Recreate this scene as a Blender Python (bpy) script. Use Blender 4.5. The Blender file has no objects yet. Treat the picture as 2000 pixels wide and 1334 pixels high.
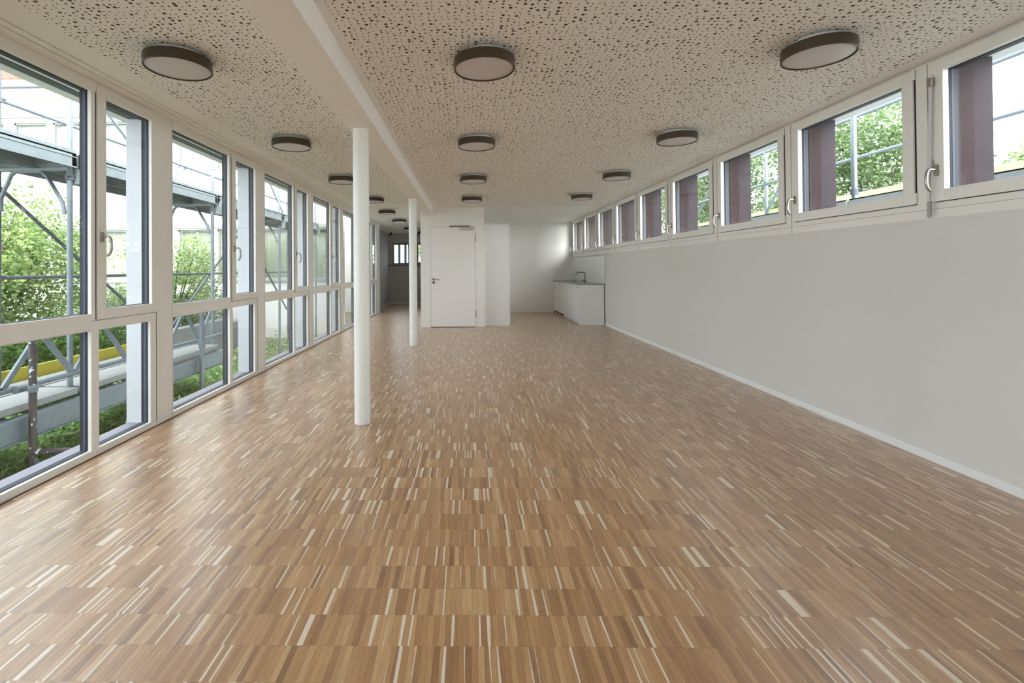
import bpy, math, random
import numpy as np
from mathutils import Vector, Matrix
random.seed(7)
rng = np.random.default_rng(11)
sc = bpy.context.scene
COL = sc.collection

# ------------------------------------------------------------------ camera
cam_d = bpy.data.cameras.new('camera')
cam = bpy.data.objects.new('camera', cam_d)
COL.objects.link(cam)
sc.camera = cam
cam_d.sensor_width = 36.0
cam_d.lens = 944 / 2000 * 36.0
cam_d.shift_x = (1000 - 897.05) / 2000
cam_d.shift_y = -(667 - 516.69) / 2000
cam_d.clip_start = 0.05
yaw, pit, rol = .0177, .0082, -.0079
def _rot(v):
    x, y, z = v
    c, s = math.cos(rol), math.sin(rol); x, z = c*x - s*z, s*x + c*z
    c, s = math.cos(pit), math.sin(pit); y, z = c*y - s*z, s*y + c*z
    c, s = math.cos(yaw), math.sin(yaw); x, y = c*x - s*y, s*x + c*y
    return Vector((x, y, z))
rt, fw, up = _rot((1, 0, 0)), _rot((0, 1, 0)), _rot((0, 0, 1))
M = Matrix.Identity(4)
for i in range(3):
    M[i][0] = rt[i]; M[i][1] = up[i]; M[i][2] = -fw[i]
M[2][3] = 1.22
cam.matrix_world = M

# ------------------------------------------------------------------ sky and exposure
world = bpy.data.worlds.new('overcast_sky')
sc.world = world
world.use_nodes = True
bg = world.node_tree.nodes['Background']
bg.inputs[0].default_value = (0.855, 0.92, 1.0, 1)
bg.inputs[1].default_value = 3.0
sun_d = bpy.data.lights.new('soft_sun', 'SUN')
sun = bpy.data.objects.new('soft_sun', sun_d)
COL.objects.link(sun)
sun_d.energy = 4.0
sun_d.angle = math.radians(42)
sun_d.color = (1.0, .97, .92)
sun.rotation_euler = Vector((-.50, .82, -.31)).to_track_quat('-Z', 'Y').to_euler()
sc.view_settings.view_transform = 'Standard'
sc.view_settings.look = 'None'
sc.view_settings.exposure = 1.22
sc.view_settings.gamma = 1
sc.view_settings.use_curve_mapping = False
sc.cycles.max_bounces = 14
sc.cycles.diffuse_bounces = 10
sc.cycles.glossy_bounces = 4
sc.cycles.transparent_max_bounces = 24
sc.cycles.sample_clamp_indirect = 8
sc.cycles.use_denoising = True

# ------------------------------------------------------------------ mesh helpers
class MB:
    """collects boxes, tubes, lathes; build() links them as one mesh object"""
    def __init__(self):
        self.v = []; self.f = []; self.m = []; self.s = []
    def add(self, vs, fs, mi=0, smooth=False):
        o = len(self.v)
        self.v += [tuple(p) for p in vs]
        for f in fs:
            self.f.append(tuple(i + o for i in f)); self.m.append(mi); self.s.append(smooth)
    def box(self, x0, x1, y0, y1, z0, z1, mi=0):
        if x0 > x1: x0, x1 = x1, x0
        if y0 > y1: y0, y1 = y1, y0
        if z0 > z1: z0, z1 = z1, z0
        self.add([(x0,y0,z0),(x1,y0,z0),(x1,y1,z0),(x0,y1,z0),(x0,y0,z1),(x1,y0,z1),(x1,y1,z1),(x0,y1,z1)],
                 [(0,3,2,1),(4,5,6,7),(0,1,5,4),(1,2,6,5),(2,3,7,6),(3,0,4,7)], mi)
        return self
    def tube(self, pts, r, n=12, mi=0, cap=True):
        pts = [Vector(p) for p in pts]
        rings = []
        prev = None
        for i, p in enumerate(pts):
            if i == 0: d = pts[1] - p
            elif i == len(pts)-1: d = p - pts[i-1]
            else: d = (pts[i+1] - p).normalized() + (p - pts[i-1]).normalized()
            d.normalize()
            if prev is None:
                a = Vector((0,0,1)) if abs(d.z) < .9 else Vector((1,0,0))
                u = d.cross(a).normalized()
            else:
                u = (prev - d * prev.dot(d)).normalized()
            prev = u
            w = d.cross(u)
            rr = r[i] if isinstance(r, (list, tuple)) else r
            rings.append([p + (u*math.cos(2*math.pi*k/n) + w*math.sin(2*math.pi*k/n))*rr for k in range(n)])
        vs = [q for ring in rings for q in ring]
        fs = []
        for i in range(len(pts)-1):
            for k in range(n):
                a = i*n+k; b = i*n+(k+1) % n
                fs.append((a, b, b+n, a+n))
        self.add(vs, fs, mi, True)
        if cap:
            self.add(rings[0], [tuple(range(n))[::-1]], mi); self.add(rings[-1], [tuple(range(n))], mi)
        return self
    def lathe(self, prof, c, n=48, mi=0, smooth=True):
        vs = []; fs = []
        for (r, z) in prof:
            for k in range(n):
                a = 2*math.pi*k/n
                vs.append((c[0]+r*math.cos(a), c[1]+r*math.sin(a), c[2]+z))
        for i in range(len(prof)-1):
            for k in range(n):
                a = i*n+k; b = i*n+(k+1) % n
                fs.append((a, b, b+n, a+n))
        self.add(vs, fs, mi, smooth)
        return self
    def bar(self, p, q, w, t, mi=0):
        """flat bar p->q: width w in the plane, thickness t along x"""
        p, q = Vector(p), Vector(q); d = (q-p).normalized()
        x = Vector((1,0,0)); u = d.cross(x).normalized()*w/2; x = x*t/2
        vs = [p-u-x, p+u-x, p+u+x, p-u+x, q-u-x, q+u-x, q+u+x, q-u+x]
        self.add(vs, [(0,1,2,3),(4,7,6,5),(0,4,5,1),(1,5,6,2),(2,6,7,3),(3,7,4,0)], mi)
        return self
    def mesh(self, name, mats):
        me = bpy.data.meshes.new(name)
        me.from_pydata(self.v, [], self.f)
        me.polygons.foreach_set('material_index', self.m)
        me.polygons.foreach_set('use_smooth', self.s)
        for m in (mats if isinstance(mats, (list, tuple)) else [mats]): me.materials.append(m)
        me.update()
        return me
    def build(self, name, mats, parent=None, bevel=0, loc=None):
        o = bpy.data.objects.new(name, self.mesh(name, mats))
        COL.objects.link(o)
        if parent: o.parent = parent
        if loc: o.location = loc
        if bevel:
            b = o.modifiers.new('bevel', 'BEVEL'); b.width = bevel; b.segments = 2
            b.limit_method = 'ANGLE'; b.angle_limit = math.radians(40)
        return o

def tag(o, label=None, cat=None, group=None, kind=None):
    if label: o['label'] = label
    if cat: o['category'] = cat
    if group: o['group'] = group
    if kind: o['kind'] = kind
    return o
def empty(name, loc=(0,0,0), **k):
    o = bpy.data.objects.new(name, None); COL.objects.link(o); o.location = loc
    o.empty_display_size = .1
    return tag(o, **k)
def copy_tree(o, parent=None):
    c = o.copy(); COL.objects.link(c)
    if parent: c.parent = parent
    for ch in list(o.children): copy_tree(ch, c)
    return c

# ------------------------------------------------------------------ materials
def mat(name, col, rough=.5, metal=0., spec=.5, noise=None, bump=None, coat=0.):
    """noise = (scale, amount) colour mottling; bump = (scale, strength)"""
    m = bpy.data.materials.new(name); m.use_nodes = True
    nt = m.node_tree; b = nt.nodes['Principled BSDF']
    b.inputs['Base Color'].default_value = (*col, 1)
    b.inputs['Roughness'].default_value = rough
    b.inputs['Metallic'].default_value = metal
    b.inputs['Specular IOR Level'].default_value = spec
    b.inputs['Coat Weight'].default_value = coat
    tc = nt.nodes.new('ShaderNodeTexCoord')
    if noise:
        n = nt.nodes.new('ShaderNodeTexNoise'); n.inputs['Scale'].default_value = noise[0]
        n.inputs['Detail'].default_value = 6
        nt.links.new(tc.outputs['Object'], n.inputs['Vector'])
        mx = nt.nodes.new('ShaderNodeMix'); mx.data_type = 'RGBA'
        a = noise[1]
        mx.inputs[6].default_value = (*[c*(1-a) for c in col], 1)
        mx.inputs[7].default_value = (*[min(1, c*(1+a)) for c in col], 1)
        nt.links.new(n.outputs['Fac'], mx.inputs[0])
        nt.links.new(mx.outputs[2], b.inputs['Base Color'])
    if bump:
        n2 = nt.nodes.new('ShaderNodeTexNoise'); n2.inputs['Scale'].default_value = bump[0]
        n2.inputs['Detail'].default_value = 4
        nt.links.new(tc.outputs['Object'], n2.inputs['Vector'])
        bp = nt.nodes.new('ShaderNodeBump'); bp.inputs['Strength'].default_value = bump[1]
        bp.inputs['Distance'].default_value = .003
        nt.links.new(n2.outputs['Fac'], bp.inputs['Height'])
        nt.links.new(bp.outputs['Normal'], b.inputs['Normal'])
    return m

plaster_shade = mat('corridor_plaster_painted_shade', (.58, .58, .57), .85, spec=.25)  # shade of the far corridor put into the plaster colour
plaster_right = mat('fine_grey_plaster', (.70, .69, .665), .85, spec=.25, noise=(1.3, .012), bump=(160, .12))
plaster = mat('white_plaster', (.87, .87, .85), .85, spec=.25, noise=(1.3, .012), bump=(120, .10))
paint_ceiling = mat('ceiling_paint', (.90, .885, .86), .9, spec=.2)
frame_paint = mat('cream_frame_paint', (.83, .82, .78), .42, spec=.45, noise=(3, .01))
door_paint = mat('door_paint', (.88, .88, .875), .45)
column_paint = mat('white_column_paint', (.86, .89, .87), .35)
gap_dark = mat('seam_shadow_seal', (.010, .008, .007), .8)
gasket = mat('dark_spacer', (.016, .020, .032), .5, spec=.2)
gasket_mid = mat('steel_blue_spacer', (.055, .07, .11), .5, spec=.2)
alu_dark = mat('dark_aluminium', (.10, .10, .12), .4, metal=.4)
alu_sill = mat('grey_violet_sill', (.27, .26, .30), .5, metal=.2)
steel = mat('brushed_steel', (.42, .41, .39), .34, metal=1.)
steel_dark = mat('dark_steel', (.16, .155, .15), .35, metal=.9)
mat_rose = mat('satin_rose', (.36, .34, .31), .35, metal=.8)
bronze = mat('bronze_ring', (.070, .052, .034), .42, metal=.25)
lamp_white = mat('opal_diffuser', (.66, .62, .64), .35)
lamp_base = mat('lamp_base_white', (.8, .8, .78), .5)
black = mat('black_plastic', (.012, .012, .012), .4)
galv = mat('galvanised_steel', (.17, .20, .22), .48, metal=.35, noise=(14, .25), bump=(60, .2))
galv_light = mat('bright_galvanised', (.50, .54, .57), .5, metal=.2, noise=(12, .12))
galv_deck = mat('galvanised_deck', (.24, .275, .28), .55, metal=.3, noise=(9, .2))
galv_dark = mat('weathered_steel', (.12, .13, .145), .6, metal=.3, noise=(20, .3))
deck_wood = mat('weathered_deck', (.27, .27, .26), .85, noise=(25, .25), bump=(40, .5))
conc = mat('grey_concrete', (.24, .24, .245), .9, noise=(4, .2), bump=(50, .4))
fin_mat = mat('fin_render', (.56, .57, .60), .75, noise=(5, .05), bump=(90, .15))
lintel_mat = mat('lintel_concrete', (.88, .90, .92), .8, noise=(7, .06), bump=(60, .2))
purple = mat('purple_painted_concrete', (.043, .033, .042), .7, spec=.18, noise=(9, .15), bump=(45, .35))
reddish = mat('red_brown_metal', (.030, .014, .017), .6, spec=.15)
house_white = mat('house_render', (.62, .60, .565), .9, noise=(2, .02))
house_band = mat('house_band', (.24, .26, .225), .8)
curtain_m = mat('curtain_beige', (.24, .255, .18), .8, noise=(6, .1))
blind_m = mat('blind_white', (.33, .34, .335), .8)
tile_m = mat('roof_tile', (.22, .08, .05), .8, noise=(5, .3))
kitchen_m = mat('kitchen_front', (.86, .88, .89), .35)
worktop_m = mat('steel_worktop', (.38, .38, .37), .3, metal=.8)
cork = mat('cork_joint', (.15, .07, .035), .8, noise=(60, .2))
hob_m = mat('hob_glass', (.01, .01, .012), .08)

def yellow_mat():
    m = mat('yellow_toe_board', (.42, .36, .035), .6, noise=(6, .18), bump=(30, .3))
    return m
yellow = yellow_mat()
yellow_overexposed = mat('overexposed_yellow_board', (.56, .56, .26), .6, noise=(6, .12))  # paler copy of the yellow board, overexposure put into its colour

def brown_tube_mat():
    m = mat('brown_painted_tube', (.055, .042, .042), .5)
    nt = m.node_tree; b = nt.nodes['Principled BSDF']
    tc = nt.nodes['Texture Coordinate'] if 'Texture Coordinate' in nt.nodes else nt.nodes.new('ShaderNodeTexCoord')
    n = nt.nodes.new('ShaderNodeTexNoise'); n.inputs['Scale'].default_value = 22; n.inputs['Detail'].default_value = 3
    nt.links.new(tc.outputs['Object'], n.inputs['Vector'])
    r = nt.nodes.new('ShaderNodeValToRGB')
    r.color_ramp.elements[0].position = .60; r.color_ramp.elements[0].color = (.055, .042, .042, 1)
    r.color_ramp.elements[1].position = .62; r.color_ramp.elements[1].color = (.6, .6, .58, 1)
    nt.links.new(n.outputs['Fac'], r.inputs[0]); nt.links.new(r.outputs[0], b.inputs['Base Color'])
    return m
brown_tube = brown_tube_mat()

def glass_mat():
    m = bpy.data.materials.new('window_glass'); m.use_nodes = True
    nt = m.node_tree; nt.nodes.clear()
    out = nt.nodes.new('ShaderNodeOutputMaterial')
    t = nt.nodes.new('ShaderNodeBsdfTransparent'); t.inputs[0].default_value = (.965, .98, .975, 1)
    g = nt.nodes.new('ShaderNodeBsdfGlossy'); g.inputs['Roughness'].default_value = .01
    f = nt.nodes.new('ShaderNodeFresnel'); ge = nt.nodes.new('ShaderNodeNewGeometry')
    mr = nt.nodes.new('ShaderNodeMapRange'); mr.inputs[3].default_value = 1.36; mr.inputs[4].default_value = 1/1.36
    nt.links.new(ge.outputs['Backfacing'], mr.inputs[0]); nt.links.new(mr.outputs[0], f.inputs[0])
    mx = nt.nodes.new('ShaderNodeMixShader')
    nt.links.new(f.outputs[0], mx.inputs[0]); nt.links.new(t.outputs[0], mx.inputs[1]); nt.links.new(g.outputs[0], mx.inputs[2])
    nt.links.new(mx.outputs[0], out.inputs[0])
    return m
glass = glass_mat()

def leaf_mat(name, c1, c2, trans=.35):
    m = bpy.data.materials.new(name); m.use_nodes = True
    nt = m.node_tree; nt.nodes.clear()
    out = nt.nodes.new('ShaderNodeOutputMaterial')
    at = nt.nodes.new('ShaderNodeAttribute'); at.attribute_name = 'tone'
    mx = nt.nodes.new('ShaderNodeMix'); mx.data_type = 'RGBA'
    mx.inputs[6].default_value = (*c1, 1); mx.inputs[7].default_value = (*c2, 1)
    nt.links.new(at.outputs['Fac'], mx.inputs[0])
    d = nt.nodes.new('ShaderNodeBsdfPrincipled'); d.inputs['Roughness'].default_value = .5
    d.inputs['Specular IOR Level'].default_value = .3
    t = nt.nodes.new('ShaderNodeBsdfTranslucent')
    nt.links.new(mx.outputs[2], d.inputs['Base Color']); nt.links.new(mx.outputs[2], t.inputs[0])
    ms = nt.nodes.new('ShaderNodeMixShader'); ms.inputs[0].default_value = trans
    nt.links.new(d.outputs[0], ms.inputs[1]); nt.links.new(t.outputs[0], ms.inputs[2])
    nt.links.new(ms.outputs[0], out.inputs[0])
    return m
leaf_bright = leaf_mat('leaf_bright', (.11, .20, .055), (.46, .56, .22))
leaf_dark = leaf_mat('leaf_dark', (.07, .13, .045), (.32, .42, .20))
leaf_mid = leaf_mat('leaf_mid', (.05, .12, .03), (.24, .38, .10))
leaf_grey = leaf_mat('leaf_greygreen', (.08, .13, .05), (.28, .36, .17))
leaf_ivy = leaf_mat('leaf_ivy', (.10, .25, .06), (.50, .66, .28))
bark = mat('bark', (.10, .085, .07), .9, noise=(20, .3))
soil = mat('mossy_soil', (.14, .14, .085), .95, noise=(6, .5), bump=(30, .6))

def perforated_mat():
    """acoustic plasterboard: random round holes of three diameters"""
    m = mat('perforated_board', (.90, .885, .86), .9, spec=.2)
    nt = m.node_tree; N = nt.nodes; L = nt.links; b = N['Principled BSDF']
    geo = N.new('ShaderNodeNewGeometry')
    v = N.new('ShaderNodeTexVoronoi'); v.voronoi_dimensions = '2D'; v.inputs['Scale'].default_value = 30
    v.inputs['Randomness'].default_value = .62
    L.new(geo.outputs['Position'], v.inputs['Vector'])
    sep = N.new('ShaderNodeSeparateColor'); L.new(v.outputs['Color'], sep.inputs[0])
    def math_(op, a, bb=None):
        n = N.new('ShaderNodeMath'); n.operation = op
        for i, q in enumerate((a, bb)):
            if q is None: continue
            if isinstance(q, (int, float)): n.inputs[i].default_value = q
            else: L.new(q, n.inputs[i])
        return n.outputs[0]
    ramp = N.new('ShaderNodeValToRGB'); ramp.color_ramp.interpolation = 'CONSTANT'
    e = ramp.color_ramp.elements
    e[0].position = 0; e[0].color = (.125,)*3 + (1,)
    e[1].position = .58; e[1].color = (.185,)*3 + (1,)
    q = e.new(.84); q.color = (.265,)*3 + (1,)
    L.new(sep.outputs[0], ramp.inputs[0])
    inside = math_('LESS_THAN', v.outputs['Distance'], ramp.outputs[0])
    # margins left plain, as on the boards: mask by the board's own extents
    xyz = N.new('ShaderNodeSeparateXYZ'); L.new(geo.outputs['Position'], xyz.inputs[0])
    def between(s, a, bb): return math_('MULTIPLY', math_('GREATER_THAN', s, a), math_('LESS_THAN', s, bb))
    X, Y = xyz.outputs[0], xyz.outputs[1]
    m1 = math_('MULTIPLY', between(X, -2.125, -1.04), math_('LESS_THAN', Y, 12.9))
    m2 = math_('MULTIPLY', between(X, -.665, 2.755), math_('LESS_THAN', Y, 9.98))
    hole = math_('MULTIPLY', inside, math_('MAXIMUM', m1, m2))
    mx = N.new('ShaderNodeMix'); mx.data_type = 'RGBA'
    mx.inputs[6].default_value = (.90, .885, .86, 1); mx.inputs[7].default_value = (.06, .05, .04, 1)
    L.new(hole, mx.inputs[0]); L.new(mx.outputs[2], b.inputs['Base Color'])
    return m
perforated = perforated_mat()

def parquet_mat():
    m = bpy.data.materials.new('oak_mosaic_parquet'); m.use_nodes = True
    nt = m.node_tree; N = nt.nodes; L = nt.links; b = N['Principled BSDF']
    uv = N.new('ShaderNodeAttribute'); uv.attribute_name = 'luv'
    at = N.new('ShaderNodeAttribute'); at.attribute_name = 'rnd'
    suv = N.new('ShaderNodeSeparateXYZ'); L.new(uv.outputs['Vector'], suv.inputs[0])
    sr = N.new('ShaderNodeSeparateXYZ'); L.new(at.outputs['Vector'], sr.inputs[0])
    geo = N.new('ShaderNodeNewGeometry')
    # grain: noise stretched along the strip, offset per strip
    mp = N.new('ShaderNodeVectorMath'); mp.operation = 'MULTIPLY'; mp.inputs[1].default_value = (520, 12, 1)
    L.new(geo.outputs['Position'], mp.inputs[0])
    off = N.new('ShaderNodeVectorMath'); off.operation = 'SCALE'; off.inputs['Scale'].default_value = 57
    L.new(at.outputs['Vector'], off.inputs[0])
    ad = N.new('ShaderNodeVectorMath'); ad.operation = 'ADD'; L.new(mp.outputs[0], ad.inputs[0]); L.new(off.outputs[0], ad.inputs[1])
    g = N.new('ShaderNodeTexNoise'); g.inputs['Scale'].default_value = 1; g.inputs['Detail'].default_value = 3
    L.new(ad.outputs[0], g.inputs['Vector'])
    tone = N.new('ShaderNodeValToRGB'); L.new(sr.outputs[0], tone.inputs[0])
    e = tone.color_ramp.elements
    e[0].position = 0; e[0].color = (.27, .128, .050, 1)
    e[1].position = 1; e[1].color = (.62, .40, .20, 1)
    for p, c in ((.12, (.375, .196, .080, 1)), (.5, (.455, .248, .103, 1)), (.85, (.53, .31, .14, 1))):
        q = e.new(p); q.color = c
    gr = N.new('ShaderNodeMapRange'); gr.inputs[1].default_value = .3; gr.inputs[2].default_value = .7
    gr.inputs[3].default_value = .72; gr.inputs[4].default_value = 1.22
    L.new(g.outputs['Fac'], gr.inputs[0])
    mul = N.new('ShaderNodeVectorMath'); mul.operation = 'SCALE'
    L.new(tone.outputs[0], mul.inputs[0]); L.new(gr.outputs[0], mul.inputs['Scale'])
    # pale sapwood edge, width varying along the strip
    wob = N.new('ShaderNodeMath'); wob.operation = 'MULTIPLY_ADD'
    L.new(suv.outputs[1], wob.inputs[0]); L.new(sr.outputs[2], wob.inputs[1]); L.new(sr.outputs[1], wob.inputs[2])
    lt = N.new('ShaderNodeMath'); lt.operation = 'LESS_THAN'; L.new(suv.outputs[0], lt.inputs[0]); L.new(wob.outputs[0], lt.inputs[1])
    mx = N.new('ShaderNodeMix'); mx.data_type = 'RGBA'; L.new(lt.outputs[0], mx.inputs[0])
    L.new(mul.outputs[0], mx.inputs[6]); mx.inputs[7].default_value = (.80, .70, .57, 1)
    L.new(mx.outputs[2], b.inputs['Base Color'])
    rr = N.new('ShaderNodeMapRange'); rr.inputs[3].default_value = .34; rr.inputs[4].default_value = .48
    L.new(g.outputs['Fac'], rr.inputs[0]); L.new(rr.outputs[0], b.inputs['Roughness'])
    b.inputs['Specular IOR Level'].default_value = .5
    b.inputs['Coat Weight'].default_value = 1.0; b.inputs['Coat Roughness'].default_value = .30; b.inputs['Coat IOR'].default_value = 1.75
    bp = N.new('ShaderNodeBump'); bp.inputs['Strength'].default_value = .12; bp.inputs['Distance'].default_value = .001
    L.new(g.outputs['Fac'], bp.inputs['Height']); L.new(bp.outputs[0], b.inputs['Normal'])
    return m
parquet = parquet_mat()

# ------------------------------------------------------------------ room constants
XL, XR, HC = -2.47, 2.881, 2.484
YB = -5.22            # wall behind the camera
Y_DOOR, Y_K, Y_FAR = 10.06, 13.34, 17.03
XF = -2.81

# ------------------------------------------------------------------ floor
fl = MB()
fl.box(XL-.02, XR+.1, YB-.1, 13.37, -.30, -.008).box(XF-.1, XR+.1, 13.37, Y_FAR+.1, -.30, -.008)
floor = fl.build('floor', mat('screed', (.12, .07, .04), .9))
tag(floor, 'oak parquet floor of short narrow strips in straight rows', 'floor', kind='structure')

PITCH, LW = .1404, .1404/7
def strips(x0, x1, y0, y1):
    out = []
    n0 = math.floor((y0-1.8508)/PITCH); n1 = math.ceil((y1-1.8508)/PITCH)
    for n in range(n0, n1):
        a = 1.8508 + n*PITCH; b = a + PITCH
        a2, b2 = max(a, y0), min(b, y1)
        if b2 - a2 < .004: continue
        ph = ((n*7919) % 97)/97*LW
        k0 = math.floor((x0-ph)/LW); k1 = math.ceil((x1-ph)/LW)
        for k in range(k0, k1):
            p, q = max(ph+k*LW, x0), min(ph+(k+1)*LW, x1)
            if q - p > .001: out.append((p, q, a2, b2))
    return out
allst = strips(XL, XR, YB, Y_K) + strips(XF, -.985, Y_K, Y_FAR)
allst = np.array(allst)
# a strip may be pale at one edge (sapwood), a few are wholly pale
def strip_random(n):
    r = rng.random((n, 3))
    sap = rng.random(n)
    w = np.where(sap < .22, .07 + .48*rng.random(n)**1.4, 0.)
    w = np.where(sap > .985, 1.2, w)
    slope = np.where((sap < .22), (rng.random(n)-.5)*.4, 0)
    flip = rng.random(n) < .5
    return r, w, slope, flip
def strip_mesh(name, S):
    n = len(S)
    r, w, sl, flip = strip_random(n)
    h = rng.random(n)*.00018
    x0, x1, y0, y1 = S.T
    g = .00022
    z = np.zeros(n) + h
    V = np.zeros((n, 8, 3))
    for i, (xx, yy, zz) in enumerate(((x0+g,y0+g,z),(x1-g,y0+g,z),(x1-g,y1-g,z),(x0+g,y1-g,z),(x0,y0,z-.006),(x1,y0,z-.006),(x1,y1,z-.006),(x0,y1,z-.006))):
        V[:, i, 0] = xx; V[:, i, 1] = yy; V[:, i, 2] = zz
    F = np.array([[0,1,2,3],[4,5,1,0],[5,6,2,1],[6,7,3,2],[7,4,0,3]])
    F = (F[None] + (np.arange(n)*8)[:, None, None]).reshape(-1, 4)
    me = bpy.data.meshes.new(name)
    me.vertices.add(n*8); me.vertices.foreach_set('co', V.ravel())
    me.loops.add(F.size); me.loops.foreach_set('vertex_index', F.ravel().astype(np.int32))
    me.polygons.add(len(F)); me.polygons.foreach_set('loop_start', np.arange(0, F.size, 4, dtype=np.int32))
    me.polygons.foreach_set('loop_total', np.full(len(F), 4, dtype=np.int32))
    me.polygons.foreach_set('use_smooth', np.zeros(len(F), dtype=bool))
    me.update(calc_edges=True)
    a = me.attributes.new('luv', 'FLOAT_VECTOR', 'POINT')
    U = np.zeros((n, 8, 3)); U[:, [1,2,5,6], 0] = 1; U[:, [2,3,6,7], 1] = 1
    U[flip, :, 0] = 1 - U[flip, :, 0]
    a.data.foreach_set('vector', U.ravel())
    a = me.attributes.new('rnd', 'FLOAT_VECTOR', 'POINT')
    R = np.zeros((n, 8, 3)); R[:, :, 0] = r[:, 0][:, None]; R[:, :, 1] = w[:, None]; R[:, :, 2] = sl[:, None]
    a.data.foreach_set('vector', R.ravel())
    me.materials.append(parquet)
    return me
# the 300 strips that show largest: the nearest ones inside the frame
cy = (allst[:, 2]+allst[:, 3])/2; cx = (allst[:, 0]+allst[:, 1])/2
vis = (allst[:, 3] > 1.50) & (np.abs(cx - .09*cy - 0.0) < 1.02*cy) & (allst[:, 1]-allst[:, 0] > .019)
score = np.where(vis, cy + .12*np.abs(cx-.05), 1e9)
order = np.argsort(score)
near, rest = order[:300], order[300:]
for i in near:
    o = bpy.data.objects.new('parquet_strip', strip_mesh('parquet_strip', allst[i:i+1])); COL.objects.link(o); o.parent = floor
o = bpy.data.objects.new('parquet_strips', strip_mesh('parquet_strips', allst[rest])); COL.objects.link(o); o.parent = floor
o['kind'] = 'stuff'

# ------------------------------------------------------------------ ceiling and roof
ce = MB()
T = .12
ce.box(XF-.1, -2.386, YB, Y_FAR, HC, HC+T)
ce.box(-2.3745, -2.3215, YB, Y_FAR, HC, HC+T)
ce.box(-2.310, -.6, YB, Y_FAR, HC, HC+T)
ce.box(-.6, XR+.08, YB, Y_FAR, HC, HC+T)
ce.box(-2.386, -2.3745, YB, Y_FAR, HC+.03, HC+T, 1)
ce.box(-2.3215, -2.310, YB, Y_FAR, HC+.03, HC+T, 1)
ceiling = ce.build('ceiling', [perforated, gap_dark])
tag(ceiling, 'off-white acoustic ceiling full of round holes of different sizes', 'ceiling', kind='structure')
rf = MB().box(-2.72, 3.36, YB-.3, Y_FAR+.3, 2.74, 2.95).box(XF-.2, 3.0, Y_K+.2, Y_FAR+.3, 2.60, 2.95)  # unseen slab, added to keep light out from above
tag(rf.build('roof', lintel_mat), 'unseen flat roof slab added above the room to block light', 'roof', kind='structure')

bm_ = MB().box(-.93, -.715, YB, Y_DOOR, 2.331, HC+.001)
tag(bm_.build('trim_1', paint_ceiling, bevel=.003), 'smooth white downstand beam running along the ceiling above the columns', 'beam', kind='structure')

# ------------------------------------------------------------------ walls
def struct(name, mb, m, label, cat, bevel=0):
    return tag(mb.build(name, m, bevel=bevel), label, cat, kind='structure')
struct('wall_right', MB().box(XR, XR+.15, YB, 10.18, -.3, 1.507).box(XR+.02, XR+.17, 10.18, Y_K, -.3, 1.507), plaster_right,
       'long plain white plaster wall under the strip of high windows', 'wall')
struct('wall_kitchen', MB().box(.3, XR+.17, Y_K, Y_K+.15, -.3, HC), plaster, 'white end wall behind the kitchen counter', 'wall')
wd = MB()
wd.box(-.985, -.775, Y_DOOR, Y_FAR, -.02, HC).box(.155, .345, Y_DOOR, Y_K, -.02, HC).box(-.775, .155, Y_DOOR, Y_DOOR+.12, 2.09, HC)
wd.box(-.775, .155, Y_DOOR+.08, Y_DOOR+.12, 0, 2.09)
struct('wall_door', wd, plaster, 'white wall section holding the door, between corridor and kitchen', 'wall')
struct('wall_rear', MB().box(XL-.1, XR+.1, YB-.15, YB, -.3, .9).box(XL-.1, XR+.1, YB-.15, YB, .9, 2.8), plaster,
       'plain white wall behind the viewer', 'wall')
struct('wall_left', MB().box(XL-.15, XL, 13.02, 13.52, -.3, HC).box(XL-.15, XL, YB-.2, YB+.001, -.3, HC+.1).box(XL-.12, XL-.02, YB-.1, 13.3, -.3, 0.0), plaster,
       'white wall pier at the far end of the tall windows', 'wall')
struct('wall_corridor', MB().box(XF-.15, XF, 13.5, Y_FAR+.15, -.3, HC+.1).box(XF-.15, XL-.151, 13.37, 13.5, -.3, HC+.1), plaster_shade,
       'side wall of the corridor recess, its shade painted in grey', 'wall')
wf = MB()
fx = [(-2.66, -2.05), (-1.80, -1.19)]
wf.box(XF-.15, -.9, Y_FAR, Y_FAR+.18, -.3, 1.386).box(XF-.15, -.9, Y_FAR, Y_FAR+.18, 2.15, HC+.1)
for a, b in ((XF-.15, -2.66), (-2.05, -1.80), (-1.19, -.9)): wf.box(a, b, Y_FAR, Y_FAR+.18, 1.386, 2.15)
struct('wall_far', wf, plaster_shade, 'far end wall of the corridor with two small windows', 'wall')

# baseboards, sills, joints
struct('baseboard_right', MB().box(XR-.012, XR, YB, 10.17, 0, .05), kitchen_m, 'low white skirting along the foot of the long right wall', 'baseboard', .001)
struct('baseboard_kitchen', MB().box(.9, 2.35, Y_K-.012, Y_K, 0, .05), kitchen_m, 'low white skirting on the kitchen end wall', 'baseboard')
struct('baseboard_corridor', MB().box(XF, XF+.012, 13.53, Y_FAR, 0, .05).box(XF, -.99, Y_FAR-.012, Y_FAR, 0, .05), kitchen_m, 'low white skirting around the corridor end', 'baseboard')
struct('trim_2', MB().box(XL, XL+.019, YB, 13.0, 0, .0015), cork, 'brown cork joint between parquet and window wall', 'trim')
struct('trim_3', MB().box(XF, -.99, Y_FAR-.05, Y_FAR, 1.335, 1.365), steel_dark, 'dark window sill board on the corridor end wall', 'trim')

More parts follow.
